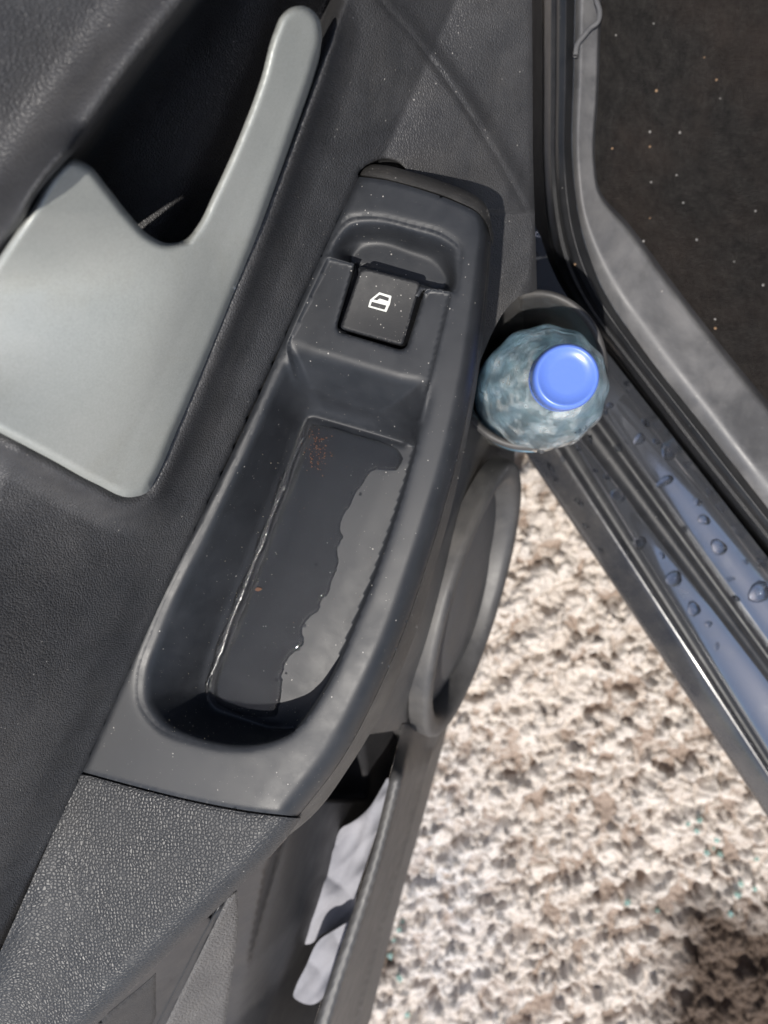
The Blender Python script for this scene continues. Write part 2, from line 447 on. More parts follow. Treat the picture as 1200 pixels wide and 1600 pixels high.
# ------------------------------------------------------------------ CAR DOOR
A = .360
L0 = np.array([130., 1210.]); L1 = np.array([565., 270.]); Ld = (L1-L0)/np.linalg.norm(L1-L0); Ln = np.array([Ld[1], -Ld[0]])
def qL(P): return (np.asarray(P)-L0) @ Ln            # pixels left of the armrest's wall line
car = thing('car', 'black car with its door open showing dark door lining, silver pull handle and painted sill', 'car', tuple(W(300, 800, H)))
door = car
DOWN = (0, 0, -1)

handle_ol = catmull([(-140, 560), (-60, 490), (0, 400), (50, 325), (88, 266), (110, 248), (138, 258), (168, 292), (203, 336), (234, 368), (262, 380), (290, 374), (309, 352), (332, 306), (372, 218), (408, 122), (428, 50), (440, 24), (457, 11), (480, 11), (498, 28), (503, 55), (493, 100), (468, 176), (432, 280), (392, 390), (350, 496), (310, 592), (272, 680), (243, 746), (228, 770), (205, 777), (150, 756), (80, 718), (0, 676), (-70, 640), (-140, 610)], True, 8)
cav_ol = catmull([(40, 330), (108, 236), (195, 112), (262, 30), (330, -50), (470, -110), (560, -60), (540, 10), (500, 110), (460, 215), (396, 362), (325, 480), (190, 520), (70, 430)], True, 8)
ridge = catmull([(-170, 640), (-60, 470), (60, 295), (150, 165), (240, 45), (330, -60), (400, -150)], False, 8)
groove = catmull([(545, -80), (590, -5), (640, 52), (700, 130), (760, 220), (800, 288), (826, 340), (850, 395)], False, 8)
notch = catmull([(560, 272), (568, 262), (585, 252), (605, 248), (625, 255), (636, 272), (600, 285)], True, 6)
cavridge = catmull([(225, 400), (290, 290), (350, 180), (400, 80), (430, -20)], False, 6)
def wall(P):
    q = qL(P); qp = np.maximum(q, -40)
    D = np.where(q > -20, 307.7/(854.7+qp), 307.7/834.7+.00019*(-20-q)+.0000005*(-20-q)**2)
    k = .62*sst(760, 1120, P[:, 1])*sst(-20, 60, q)
    D = D*(1-k)+k*156.3/(434+np.maximum(qp, 0))
    return D
def trim_depth(P):
    D = wall(P); q = qL(P)
    hd = -sdist(P, handle_ol)
    cs = sdist(P, cav_ol); oc = 1-sst(-6, 22, cs)
    D = D-(.011*(1-sst(0, 62, hd))*sst(-400, 200, P[:, 1])+.004*np.exp(-((hd-14)/14)**2))*oc
    rd = pdist(P, ridge, False); side = np.where(qL(P) > 330-0*P[:, 1], 1, 1)
    D = D+.012*sst(300, 470, P[:, 1])*sst(300, 380, q)-.022*np.exp(-(rd/48)**2)*(1-sst(290, 430, P[:, 1]))+.00018*np.maximum(0, -20-P[:, 0])
    cs = sdist(P, cav_ol)
    D = D+.044*softlin(cs/34, .35)
    cr = pdist(P, cavridge, False)
    D = D-.005*np.exp(-(cr/34)**2)*sst(0, 60, cs)
    gd = pdist(P, groove, False)
    front = P[:, 0] > np.interp(P[:, 1], groove[:, 1], groove[:, 0])
    D = D+.0016*np.exp(-(gd/4.5)**2)+.0035*np.where(front, sst(0, 30, gd), 0)+.0006*np.where(front, 1-np.exp(-gd/2), 0)
    D = D+.010*sst(2, 16, -hd)
    D = D+.022*softlin(sdist(P, notch)/4+.3)
    D = D+.0030*(1-sst(-2, 9, q))*sst(-60, -20, q)*np.where(P[:, 1] > 262, 1, 0)
    edge = 836-P[:, 0]
    D = D+roll(np.maximum(edge, 0), 10, .006)*np.where(P[:, 1] < 470, 1, 0)
    return D
trim_ol = np.vstack([[(-170, -130), (829, -130)], catmull([(831, -100), (832, 100), (833, 250), (836, 350), (839, 452)], False, 6), catmull([(838, 455), (812, 463), (787, 488), (769, 520), (756, 550), (743, 580), (700, 620)], False, 5)[1:], [(640, 640), (500, 640), (60, 1500), (-10, 1650), (-60, 1740), (-170, 1740)]])
# keep the trim just under the armrest where they overlap
def trim_d2(P):
    D = trim_depth(P); q = qL(P)
    return np.where((q < 0) & (P[:, 1] > 330), np.maximum(D, .372+.0003*np.minimum(-q, 300)), D)
trim = relief('door_panel', trim_ol, trim_d2, 5, M_trim, door, feats=[(groove, False), (notch, True), (cav_ol, True)])

# pull handle
def handle_depth(P):
    q = qL(P); ed = sdist(P, handle_ol)
    D = 307.7/(854.7+q)-.021-.00002*np.maximum(0, q-150)
    fold = (P[:, 0]-300)*.955+(P[:, 1]-390)*.30        # gentle fold running down from the notch
    D = D+.016*(1-sst(-150, 40, fold))*sst(300, 460, P[:, 1])*0+.00007*(np.sqrt(fold**2+40**2)-40)*sst(330, 470, P[:, 1])*(1-.7*sst(520, 740, P[:, 1]))
    D = D+roll(ed, 13, .0055)
    arm = (P[:, 0]-455)*.926+(P[:, 1]-20)*.378         # bright facet along the arm's inner side
    D = D+.00022*np.maximum(0, -8-arm)*sst(-60, -8, arm)*np.where(P[:, 1] < 380, 1, 0)
    return D
relief('pull_handle', handle_ol, handle_depth, 4.5, M_silver, door, skirt=(-.006, .0, -.017))

# armrest insert with tray and switch well
E_right = catmull([(752, 312), (764, 348), (761, 420), (753, 500), (741, 590), (719, 700), (692, 800), (666, 885), (641, 960), (592, 1078), (532, 1190), (466, 1276)], False, 8)
seam_rear = catmull([(466, 1276), (390, 1267), (300, 1250), (210, 1228), (126, 1205)], False, 5)
E_left = catmull([(126, 1205), (180, 1085), (231, 965), (332, 770), (430, 562), (500, 398), (560, 276)], False, 5)
cap_line = catmull([(560, 276), (600, 281), (660, 297), (715, 317), (750, 336), (762, 352)], False, 5)
ins_ol = np.vstack([E_left, cap_line[1:], E_right[E_right[:, 1] > 356], seam_rear[1:-1]])
tray_rim = catmull([(449, 530), (500, 543), (560, 561), (620, 579), (668, 594), (669, 622), (650, 695), (612, 822), (562, 955), (500, 1088), (452, 1147), (385, 1168), (300, 1158), (245, 1135), (219, 1100), (217, 1055), (240, 985), (332, 795), (405, 645), (438, 560)], True, 18)
tray_floor = rounded([(480, 648), (676, 704), (658, 750), (624, 834), (573, 964), (512, 1096), (474, 1139), (430, 1140), (322, 1102), (345, 1010), (405, 858)], [16, 8, 40, 60, 60, 60, 20, 30, 26, 60, 60])
bowl_rim = catmull([(512, 398), (525, 362), (545, 342), (575, 338), (640, 350), (700, 370), (717, 385), (716, 415), (706, 458), (680, 452), (600, 428), (545, 412)], True, 6)
bowl_floor = catmull([(548, 408), (562, 390), (590, 384), (640, 398), (690, 424), (698, 440), (692, 455), (660, 450), (600, 432), (560, 418)], True, 6)
plat = rounded([(512, 401), (557, 413), (560, 440), (655, 470), (668, 449), (707, 456), (672, 600), (655, 660), (560, 640), (462, 600), (446, 540)], [4, 9, 4, 4, 12, 6, 10, 10, 10, 10, 10])
slot = rounded([(556, 408), (668, 440), (634, 549), (525, 516)], [6, 8, 16, 12])
def ramp_between(P, rim, floor):
    dr = sdist(P, rim); df = np.maximum(0, -sdist(P, floor))
    return np.where(dr <= 0, 0, np.where(df <= 0, 1, dr/(dr+df+1e-6))), dr, df
def ins_depth(P):
    D = np.full(len(P), A)
    dR = pdist(P, E_right, False)
    wv = np.interp(P[:, 1], [330, 420, 600, 900, 1150, 1280], [16, 21, 28, 36, 40, 38])
    D = D+roll(dR, wv, .0150)+.0010*sst(0, 1, 1-dR/(wv*1.9))
    dC = pdist(P, cap_line, False); D = D+.0007*(1-sst(0, 5, dC))
    dS = pdist(P, seam_rear, False); D = D+.0008*(1-sst(0, 6, dS))
    dLf = pdist(P, E_left, False); D = D+roll(dLf, 12, .0022)
    D = D+.00003*np.maximum(0, np.minimum(dLf, 60)-20)*0
    t, dr, df = ramp_between(P, tray_rim, tray_floor)
    bowl_t, br, bf = ramp_between(P, bowl_rim, bowl_floor)
    ps = sdist(P, plat)
    tray = .0298*softlin(t, .2)*(1-sst(0, 10, ps)*0)
    fe = np.abs(sdist(P, tray_floor))
    tray = tray+.0016*np.exp(-(fe/6)**2)*sst(12, 22, dr)-np.where(df <= 0, .0006*sst(4, 60, sdist(P, tray_floor)), 0)
    bl = .014*softlin(bowl_t, .45)
    D = D+tray+np.where(ps > 0, 0, bl)
    # rounded lips outside the openings
    D = D+np.where(dr <= 0, .0012*np.exp(dr/5), .0012)*(1-sst(-8, 4, ps))
    D = D+np.where((br <= 0) & (ps < 0), 0, 0)+.0010*np.exp(-np.abs(br)/4)*(1-sst(-6, 2, ps))
    # platform sits a touch lower than the rim beside it
    right = (P[:, 0] > np.interp(P[:, 1], [449, 612], [640, 600]))
    D = D+.0016*sst(0, 4, ps)*(1-sst(.0, .5, t))
    ss = sdist(P, slot)
    D = np.where(ss > -1.3, np.maximum(D, np.where(ps > -3, A+.018, D)*sst(-1.3, 1.3, ss)+D*(1-sst(-1.3, 1.3, ss))), D)
    D = D+np.where((ss <= 0) & (ps > 0), .0007*np.exp(np.minimum(ss, 0)/2.5), 0)
    return D
relief('armrest_insert', ins_ol, ins_depth, 4.0, M_insert, door, feats=[(tray_rim, True), (tray_floor, True), (bowl_rim, True), (slot, True), (plat, True)], skirt=(0, 0, -.006), fstep=.4)
ins_eval = ins_depth

# end cap at the front of the armrest
cap_ol = np.vstack([catmull([(557, 272), (566, 262), (582, 257), (600, 258), (645, 269), (695, 285), (735, 301), (756, 316), (766, 345), (764, 358)], False, 5), catmull([(761.5, 350), (749, 333.5), (715, 314.5), (660, 294.5), (600, 278.5)], False, 5)])
cap_front = catmull([(557, 272), (566, 262), (582, 257), (600, 258), (645, 269), (695, 285), (735, 301), (756, 316), (766, 345)], False, 5)
relief('end_cap', cap_ol, lambda P: A+.0004+roll(pdist(P, cap_front, False), 24, .010), 3.0, M_skirt, door, skirt=(0, .002, -.035))

# window switch
btn_ol = rounded([(564, 417), (658, 441), (629, 540), (531, 513)], [9, 9, 7, 7])
def btn_depth(P):
    v = ((P[:, 0]-595)*.25+(P[:, 1]-478)*.97)/58       # -1 front .. 1 rear
    return A-.0012+.0030*np.clip(v, -1, 1)+.0012*(1-np.clip(v, -1, 1)**2)+roll(sdist(P, btn_ol), 2.6, .0007)
sw = relief('window_switch', btn_ol, btn_depth, 2.6, M_switch, door, skirt=(0, 0, -.014))
icon_o = np.array([(592.7, 456.7), (611.8, 462.4), (609.2, 475.5), (603.6, 487.6), (575.2, 479.6), (578.4, 468.2)])
icon_a = np.array([(583.6, 467.8), (593.2, 460.2), (607.8, 465.2), (606.8, 470.6), (593.0, 466.4), (589.4, 469.4)])
icon_b = np.array([(581.0, 471.4), (603.9, 477.4), (600.8, 484.0), (578.6, 477.8)])
relief('window_icon', icon_o, lambda P: btn_depth(P)-.00012, 1.6, M_icon, sw, holes=[icon_a, icon_b])

# water lying in the tray: film over the left part, a strip in the gutter, a tongue at the front
film_ol = np.vstack([catmull([(486, 662), (520, 668), (575, 684), (606, 694), (622, 704), (628, 716), (623, 732), (604, 737), (585, 735), (570, 752), (556, 775), (548, 790), (538, 806), (533, 826), (536, 840), (528, 862), (531, 880), (520, 905), (514, 930), (504, 938), (500, 952), (484, 966), (474, 985), (478, 1000), (468, 1018), (458, 1022), (446, 1038), (442, 1062), (440, 1092), (430, 1120)], False, 4), catmull([(400, 1121), (355, 1108), (336, 1094), (334, 1080), (358, 1010), (412, 868), (452, 760)], False, 4)])
jit = rng.normal(0, 1.0, film_ol.shape); jit[:12] *= .3; jit[-30:] *= .2
film_ol = resample(film_ol+jit, 3.0, True)
film_ol = film_ol+rng.normal(0, .9, film_ol.shape)*np.clip(sdist(film_ol, tray_floor)/12, 0, 1)[:, None]
def film_depth(P): return A+.0298+roll(sdist(P, film_ol), 7, .0010)
o = relief('puddle', film_ol, film_depth, 3.4, M_water); tag(o, 'thin ragged film of clear water on the tray floor', 'water puddle')
gut = catmull([(481, 654), (470, 684), (440, 764), (402, 866), (360, 972), (338, 1034), (324, 1078), (325, 1096)], False, 8)
gp = resample(gut, 5, False); tg = np.gradient(gp, axis=0); tg /= np.linalg.norm(tg, axis=1)[:, None]; gn = np.stack([-tg[:, 1], tg[:, 0]], 1)
wid = (6.2+1.6*np.sin(np.arange(len(gp))*.35)+rng.normal(0, .4, len(gp)))*np.clip(np.minimum(np.arange(len(gp)), np.arange(len(gp))[::-1])/6, .35, 1)
gut_ol = np.vstack([gp+gn*wid[:, None], (gp-gn*wid[:, None])[::-1]])
def gut_depth(P): return np.minimum(ins_eval(P), A+.0318)-.0004-(.0018-roll(sdist(P, gut_ol), 8, .0018))
o = relief('water_streak', gut_ol, gut_depth, 2.4, M_streak); tag(o, 'long narrow shiny streak of water along the tray edge', 'water streak')
for i, (x, y, r) in enumerate([(494, 882, 2.6), (563, 772, 2.4), (476, 978, 2.6), (474, 968, 2.0), (432, 1062, 2.8), (414, 1012, 2), (466, 1112, 2.4), (549, 770, 2), (447, 1052, 1.8), (500, 398, 4)]):
    a = np.linspace(0, 2*np.pi, 14)[:-1]; ol = np.stack([x+r*np.cos(a), y+r*np.sin(a)*1.1], 1)
    o = relief('water_drop', ol, lambda P, ol=ol, r=r: ins_eval(P)-r*.00022+roll(sdist(P, ol), r, r*.0002), 1.2, M_drop)
    if i == 9: tag(o, 'single water drop on the armrest edge left of the window switch', 'water drop')
    else: tag(o, 'tiny bead of water on the tray floor', 'water drop', 'water beads in the tray')
M_leaf = simple('dead leaf', (.10, .045, .022), .8)
a = np.linspace(0, 2*np.pi, 10)[:-1]
lo = np.stack([404+6*np.cos(a)+rng.normal(0, .6, 9), 921+3.2*np.sin(a)+rng.normal(0, .5, 9)], 1)
o = relief('leaf_crumb', lo, lambda P: ins_eval(P)-.0014, 2, M_leaf, skirt=(0, 0, -.0008)); tag(o, 'brown scrap of dead leaf lying in the wet tray', 'leaf scrap')

gr = np.random.default_rng(5); pts = [(gr.normal(498, 11), gr.normal(702, 17), gr.uniform(.7, 2.0), 0) for _ in range(90)]
pts += [(gr.uniform(250, 470), gr.uniform(1105, 1160), gr.uniform(.4, .9), 1) for _ in range(70)]
pts += [(x+gr.normal(0, 16), np.interp(x, [330, 460], [1080, 720])-25+gr.normal(0, 22), gr.uniform(.4, .9), 1) for x in gr.uniform(300, 470, 90)]
pts += [(gr.uniform(420, 600), gr.uniform(720, 1100), gr.uniform(.4, .8), 0) for _ in range(50)]
V = []; Fc = [[], []]
for x, y, r, k in pts:
    if sdist(np.array([[x, y]]), tray_rim)[0] < 4: continue
    c = unp([(x, y)], ins_eval(np.array([[x, y]]))-.0012)[0]; rr = r*.00032; b0 = len(V)
    for dx, dy, dz in ((1, 0, 0), (-.6, .9, 0), (-.5, -.8, 0), (0, 0, 1), (0, 0, -1)): V.append(c+rr*np.array([dx*gr.uniform(.6, 1.6), dy*gr.uniform(.6, 1.4), dz]))
    Fc[k] += [(b0, b0+1, b0+3), (b0+1, b0+2, b0+3), (b0+2, b0, b0+3), (b0+1, b0, b0+4), (b0+2, b0+1, b0+4), (b0, b0+2, b0+4)]
o = mesh_from('grit', V, Fc[0]+Fc[1], [simple('rusty grit', (.20, .085, .04), .8), simple('pale grit specks', (.42, .38, .28), .8)], smooth=False)
o.data.polygons.foreach_set('material_index', [0]*len(Fc[0])+[1]*len(Fc[1])); tag(o, 'fine rusty and pale grit sprinkled in the armrest tray', 'grit', kind='stuff')

# grainy side of the armrest
S2 = catmull([(768, 352), (765, 420), (757, 505), (745, 600), (724, 712), (700, 815), (676, 900), (654, 975), (608, 1090), (548, 1195), (486, 1277), (452, 1305)], False, 8)
er = E_right[E_right[:, 1] > 340]
sk_ol = np.vstack([resample(er, 20, False), [(440, 1300)], resample(S2, 20, False)[::-1]])
def sk_depth(P):
    d0 = pdist(P, er, False); d1 = pdist(P, S2, False); t = d0/(d0+d1+1e-6)
    return A+.0150+.022*t**1.3
relief('armrest_side', sk_ol, sk_depth, 3.5, M_skirt, door, skirt=(-.030, .005, -.05))

# pebbled rear of the armrest
T2e = catmull([(470, 1279), (452, 1303), (420, 1340), (372, 1388), (322, 1436), (270, 1484), (222, 1530), (170, 1582), (110, 1642), (60, 1700)], False, 6)
t2_ol = np.vstack([resample(T2e, 15, False), [(-120, 1745), (0, 1488), (124, 1209.5)], catmull([(126, 1208.5), (210, 1231.5), (300, 1253.5), (390, 1270.5), (468, 1279.5)], False, 5)[1:-1]])
rear_l = np.array([(126, 1208.5), (210, 1231.5), (300, 1253.5), (390, 1270.5), (468, 1279.5)])
def t2_depth(P):
    dl = np.maximum(0, -qL(P)); D = A+.0010+roll(pdist(P, T2e, False), 44, .014)
    D = D+.0006*(1-sst(0, 6, pdist(P, rear_l, False)))
    D = D-.010*np.exp(-dl/40)*sst(1230, 1500, P[:, 1])
    return D
relief('armrest_rear', t2_ol, t2_depth, 5, M_pebble, door, skirt=(-.004, 0, -.012))

# wall below the armrest: goes down into the map pocket
lip_in = catmull([(628, 1132), (622, 1165), (607, 1225), (582, 1325), (543, 1448), (508, 1550), (480, 1640), (450, 1745)], False, 6)
lip_out = catmull([(690, 1130), (676, 1172), (650, 1268), (618, 1385), (586, 1500), (557, 1610), (525, 1745)], False, 6)
pw_ol = np.vstack([[(700, 830), (640, 1000), (632, 1132)], resample(lip_in, 40, False), [(60, 1745), (110, 1630)], resample(T2e, 40, False)[::-1][2:], [(520, 1190), (620, 980)]])
def pw_depth(P):
    d0 = pdist(P, T2e, False)
    D = A+.016+.00095*np.minimum(d0, 90)+.0008*np.maximum(0, np.minimum(d0, 150)-90)
    x_in = np.interp(P[:, 1], [1000, 1200, 1380, 1600, 1745], [560, 470, 425, 365, 330])
    D = np.maximum(D, .47*sst(-60, 0, P[:, 0]-x_in))
    D = D+np.maximum(0, .70-D)*sst(-6, 150, P[:, 0]-x_in)
    D = np.where(P[:, 1] < 1250, np.maximum(D, .47+.2*sst(1000, 1240, P[:, 1])), D)
    # groove of the rear trim joint
    g = np.array([(352, 1395), (300, 1490), (240, 1610), (180, 1740)], float)
    D = D+.010*np.exp(-(pdist(P, g, False)/6)**4)
    return D
pocket_wall = relief('pocket_wall', pw_ol, pw_depth, 6, M_pock, door, feats=[(np.array([(352, 1395), (300, 1490), (240, 1610)], float), False)], off=7)
# pebbled strip between joint and pocket
ps_ol = np.vstack([catmull([(362, 1392), (345, 1425), (308, 1500), (256, 1606), (200, 1720)], False, 5), catmull([(335, 1740), (352, 1600), (366, 1500), (372, 1420), (370, 1392)], False, 5)])
M_strip = plastic('pebbled strip', (.075, .072, .070), .5, 'pebble', 420, .8, .0008, dust=.06, smear=.8)
relief('trim_strip', ps_ol, lambda P: pw_depth(P)-.004+roll(sdist(P, ps_ol), 9, .0035), 4, M_strip, door, skirt=(0, 0, -.006))
jt = catmull([(353, 1398), (320, 1456), (282, 1530), (238, 1616), (190, 1720)], False, 6)
JP = unp(jt, pw_depth(jt)-.0075)
tube('joint_bead', JP, .0011, M_rubber, door, k=8)
# dark inset panel in the bottom corner
tri = np.vstack([catmull([(243, 1521), (236, 1528), (190, 1566), (140, 1608), (60, 1680)], False, 4), [(60, 1740), (238, 1740), (243, 1640)]])
M_inset = plastic('dark inset plastic', (.014, .014, .015), .5, 'leather', 900, .5, .0004, dust=.05, smear=.1)
relief('inset_panel', tri, lambda P: pw_depth(P)-.003+.00000*P[:, 0]+roll(sdist(P, tri), 5, .0025), 5, M_inset, door, skirt=(0, 0, -.008))

sil = catmull([(806, 690), (801, 745), (790, 808), (767, 930), (737, 1032), (702, 1112), (677, 1172)], False, 8)
def lp_depth(P):
    ds = pdist(P, sil, False)
    D = .715-.0021*np.minimum(ds, 115)-.0004*np.maximum(0, ds-115)
    return D
# pocket lip: rounded rim and the outer face
lip_ol = np.vstack([resample(lip_in, 20, False), resample(lip_out, 20, False)[::-1]])
lip_mid_w = 24
def lip_depth(P):
    d0 = pdist(P, lip_in, False); d1 = pdist(P, lip_out, False); t = d0/(d0+d1+1e-6)
    D = .548+roll(d0, 7, .004)
    D = D+.150*softlin(np.clip((t-.30)/.70, 0, 1), .12)
    k = sst(1125, 1230, P[:, 1])
    return D*k+(1-k)*(lp_depth(P)+.002)
lip = relief('pocket_lip', lip_ol, lip_depth, 5, M_low, door, skirt=(.006, 0, -.14))

# lower panel with the loudspeaker
lp_ol = np.vstack([resample(sil, 15, False), [(650, 1180), (628, 1140)], [(560, 1150), (600, 960), (660, 740), (700, 620)], catmull([(722, 600), (735, 645), (770, 690), (804, 697)], False, 5)[:-1]])
spk_out = catmull([(786, 716), (798, 745), (791, 806), (768, 928), (738, 1030), (706, 1100), (680, 1158), (666, 1167), (657, 1150), (656, 1090), (668, 1010), (690, 920), (720, 830), (752, 755), (770, 722)], True, 6)
spk_in = catmull([(776, 752), (783, 775), (779, 830), (764, 905), (742, 985), (718, 1060), (698, 1110), (688, 1118), (681, 1105), (683, 1060), (694, 990), (712, 910), (736, 830), (757, 775)], True, 6)
def lp_all(P):
    return lp_depth(P)+.004
lp = relief('speaker_pod', lp_ol, lp_all, 4.5, M_low, door, skirt=(-.02, 0, -.03))
M_grille = plastic('speaker grille', (.050, .050, .052), .5, 'pebble', 700, .4, .0004, dust=.0, smear=.3)
def speaker():
    c = W(725, 932, .632); top = W(789, 722, .632); bot = W(662, 1150, .632)
    U = (top-bot)/2; Wd = (W(768, 944, .712)-W(690, 920, .555))/2
    n = np.cross(U, Wd); n /= np.linalg.norm(n); n = n if n[0] > 0 else -n
    c = (top+bot)/2*.5+c*.5+n*.006
    def oval(name, prof, mat, k=96):
        V = []; Fc = []
        for r, h in prof:
            for j in range(k):
                a = 2*math.pi*j/k; V.append(c+U*(r*math.cos(a))+Wd*(r*math.sin(a))+n*h)
        for i in range(len(prof)-1):
            for j in range(k): Fc.append((i*k+j, i*k+(j+1) % k, (i+1)*k+(j+1) % k, (i+1)*k+j))
        return mesh_from(name, V, Fc, mat, lp)
    oval('speaker_ring', [(1, -.010), (1.0, .001), (.985, .0045), (.955, .0062), (.90, .0062), (.86, .0045), (.835, .000), (.82, -.007), (.81, -.012)], M_low)
    oval('speaker_grille', [(.82, -.0115), (.74, -.009), (.6, -.006), (.4, -.004), (.2, -.003), (.001, -.0028)], M_grille)
speaker()

# bottle holder: a deep ring moulded at the front end of the pocket
HC = W(826, 577, .478); HR = .0475
def holder():
    V = []; Fc = []; k = 72
    prof = [(HR-.0105, -.27), (HR-.0052, -.02), (HR-.0050, -.0035), (HR-.0043, -.0012), (HR-.0025, 0), (HR-.0007, -.0012), (HR, -.0035), (HR-.0002, -.02), (HR-.004, -.27)]
    a0, a1 = math.radians(-152), math.radians(98)
    for i in range(k+1):
        a = a0+(a1-a0)*i/k
        e = min(1, min(i, k-i)/9); dz = -.006*(1-e)**2
        for r, z in prof:
            rr = r
            V.append((HC[0]+rr*math.cos(a)*.98, HC[1]+rr*math.sin(a)*1.03, HC[2]+z+dz))
    n = len(prof)
    for i in range(k):
        for j in range(n-1): Fc.append((i*n+j, (i+1)*n+j, (i+1)*n+j+1, i*n+j+1))
    Fc.append(tuple(range(n))); Fc.append(tuple(range(k*n, k*n+n))[::-1])
    h = mesh_from('bottle_holder', V, Fc, M_low, door)
    # back wall and floor of the holder
    V = []; Fc = []; k = 40; a0, a1 = math.radians(96), math.radians(210)
    zs = [-.004, -.03, -.08, -.16, -.27]
    for i in range(k+1):
        a = a0+(a1-a0)*i/k
        for j, z in enumerate(zs):
            r = HR*(1.02-.09*j)
            V.append((HC[0]+r*math.cos(a), HC[1]+r*math.sin(a)*1.03, HC[2]+z))
    for i in range(k):
        for j in range(4): Fc.append((i*5+j, (i+1)*5+j, (i+1)*5+j+1, i*5+j+1))
    mesh_from('holder_back', V, Fc, M_low, h)
    ang = np.linspace(0, 2*math.pi, 40)[:-1]
    V = [(HC[0]+HR*.85*math.cos(a), HC[1]+HR*.85*math.sin(a), HC[2]-.25) for a in ang]
    mesh_from('holder_floor', V, [tuple(range(39))], M_pock, h)
holder()
# outer skin of the door behind the lining
def door_skin():
    e = np.array([*(unp([L1], A)[0]-unp([L0], A)[0])[:2], 0]); e /= np.linalg.norm(e); nrm = np.array([-e[1], e[0], 0])
    o0 = unp([L0], A)[0]; V = []; Fc = []
    prof = [(.20, .25), (.20, .90), (.185, .97), (.15, 1.0), (.13, .985), (.12, .80), (.085, .70), (.03, .50), (.02, .27), (.10, .25)]
    s = np.linspace(-.75, .42, 10)
    for t in s:
        for off, z in prof:
            p = o0+e*t+nrm*off; V.append((p[0], p[1], z))
    n = len(prof)
    for i in range(len(s)-1):
        for j in range(n): Fc.append((i*n+j, (i+1)*n+j, (i+1)*n+(j+1) % n, i*n+(j+1) % n))
    Fc.append(tuple(range(n))); Fc.append(tuple(range((len(s)-1)*n, len(s)*n))[::-1])
    mesh_from('outer_skin', V, Fc, M_paint, door, smooth=False)
door_skin()

# ------------------------------------------------------------------ WATER BOTTLE
def bottle():
    top = W(886, 588, .402); bot = W(796, 636, .680)
    ax = top-bot; Lb = np.linalg.norm(ax); ax /= Lb; base = top-ax*Lb
    b = thing('water_bottle', 'clear plastic water bottle with a blue screw cap standing in the door bottle holder', 'bottle', tuple(bot))
    pr = NB('bottle plastic')
    pr.set(Base_Color=pr.mix(pr.ramp(pr.noise(60, 5, .7), [(.42, 0), (.62, 1)]), (.88, .94, .93), (.98, .99, .98)), Roughness=pr.ramp(pr.noise(80, 4), [(.35, .0), (.65, .12)]), IOR=1.30, Transmission_Weight=pr.ramp(pr.noise(75, 5, .7), [(.45, .95), (.68, .62)]))
    nn = pr.math('ADD', pr.noise(70, 3, .5), pr.math('MULTIPLY', pr.voro(210, 'SMOOTH_F1'), .35)); pr.set(Normal=pr.bump(nn, .42, .003))
    R0 = .0380
    prof = [(.0, 0), (.028, 0), (.034, .004), (R0, .014)]
    h_sh = Lb-.085
    n = 16
    for i in range(n): 
        h = .02+(h_sh-.02)*i/(n-1); prof.append((R0*(1-.03*(i % 2)), h))
    for i in range(1, 13):
        t = i/12; h = h_sh+.062*t
        prof.append(((.0130)+(R0-.0130)*(math.cos(t*math.pi/2)**.75), h))
    prof += [(.0128, Lb-.018), (.0, Lb-.0175)]
    rip = lambda a, h: (.018*math.cos(12*a) if .9*h_sh < h < h_sh+.05 else 0)
    lathe('bottle_body', prof, base, ax, pr.m, b, k=96, ripple=rip)
    ml = NB('bottle label'); ml.set(Base_Color=ml.mix(ml.ramp(ml.noise(40, 3), [(.4, 0), (.6, 1)]), (.09, .17, .25), (.16, .27, .34)), Roughness=.35)
    lathe('label', [(R0*1.015, h_sh-.085), (R0*1.02, h_sh-.084), (R0*1.02, h_sh-.046), (R0*1.015, h_sh-.045)], base, ax, ml.m, b, k=72)
    bc = NB('blue cap plastic'); bc.set(Base_Color=(.11, .20, .60), Roughness=.3, Subsurface_Weight=.15, Subsurface_Radius=(.002, .003, .006), Subsurface_Scale=.5, Normal=bc.bump(bc.noise(160, 3), .08, .001))
    rc = .0168
    kn = lambda a, h: (.012*math.cos(60*a) if h < Lb-.004 else 0)
    cp = lathe('cap', [(rc*.98, Lb-.0155), (rc, Lb-.015), (rc, Lb-.004), (rc*.985, Lb-.0022), (rc*.95, Lb-.0008), (rc*.90, Lb), (rc*.83, Lb-.0001), (rc*.79, Lb-.0009), (rc*.5, Lb-.0010), (0.0, Lb-.0010)], base, ax, bc.m, b, k=180, ripple=kn)
    lathe('cap_ring', [(rc*.96, Lb-.0205), (rc*1.0, Lb-.020), (rc*1.0, Lb-.0172), (rc*.96, Lb-.0168)], base, ax, bc.m, b, k=60)
bottle()

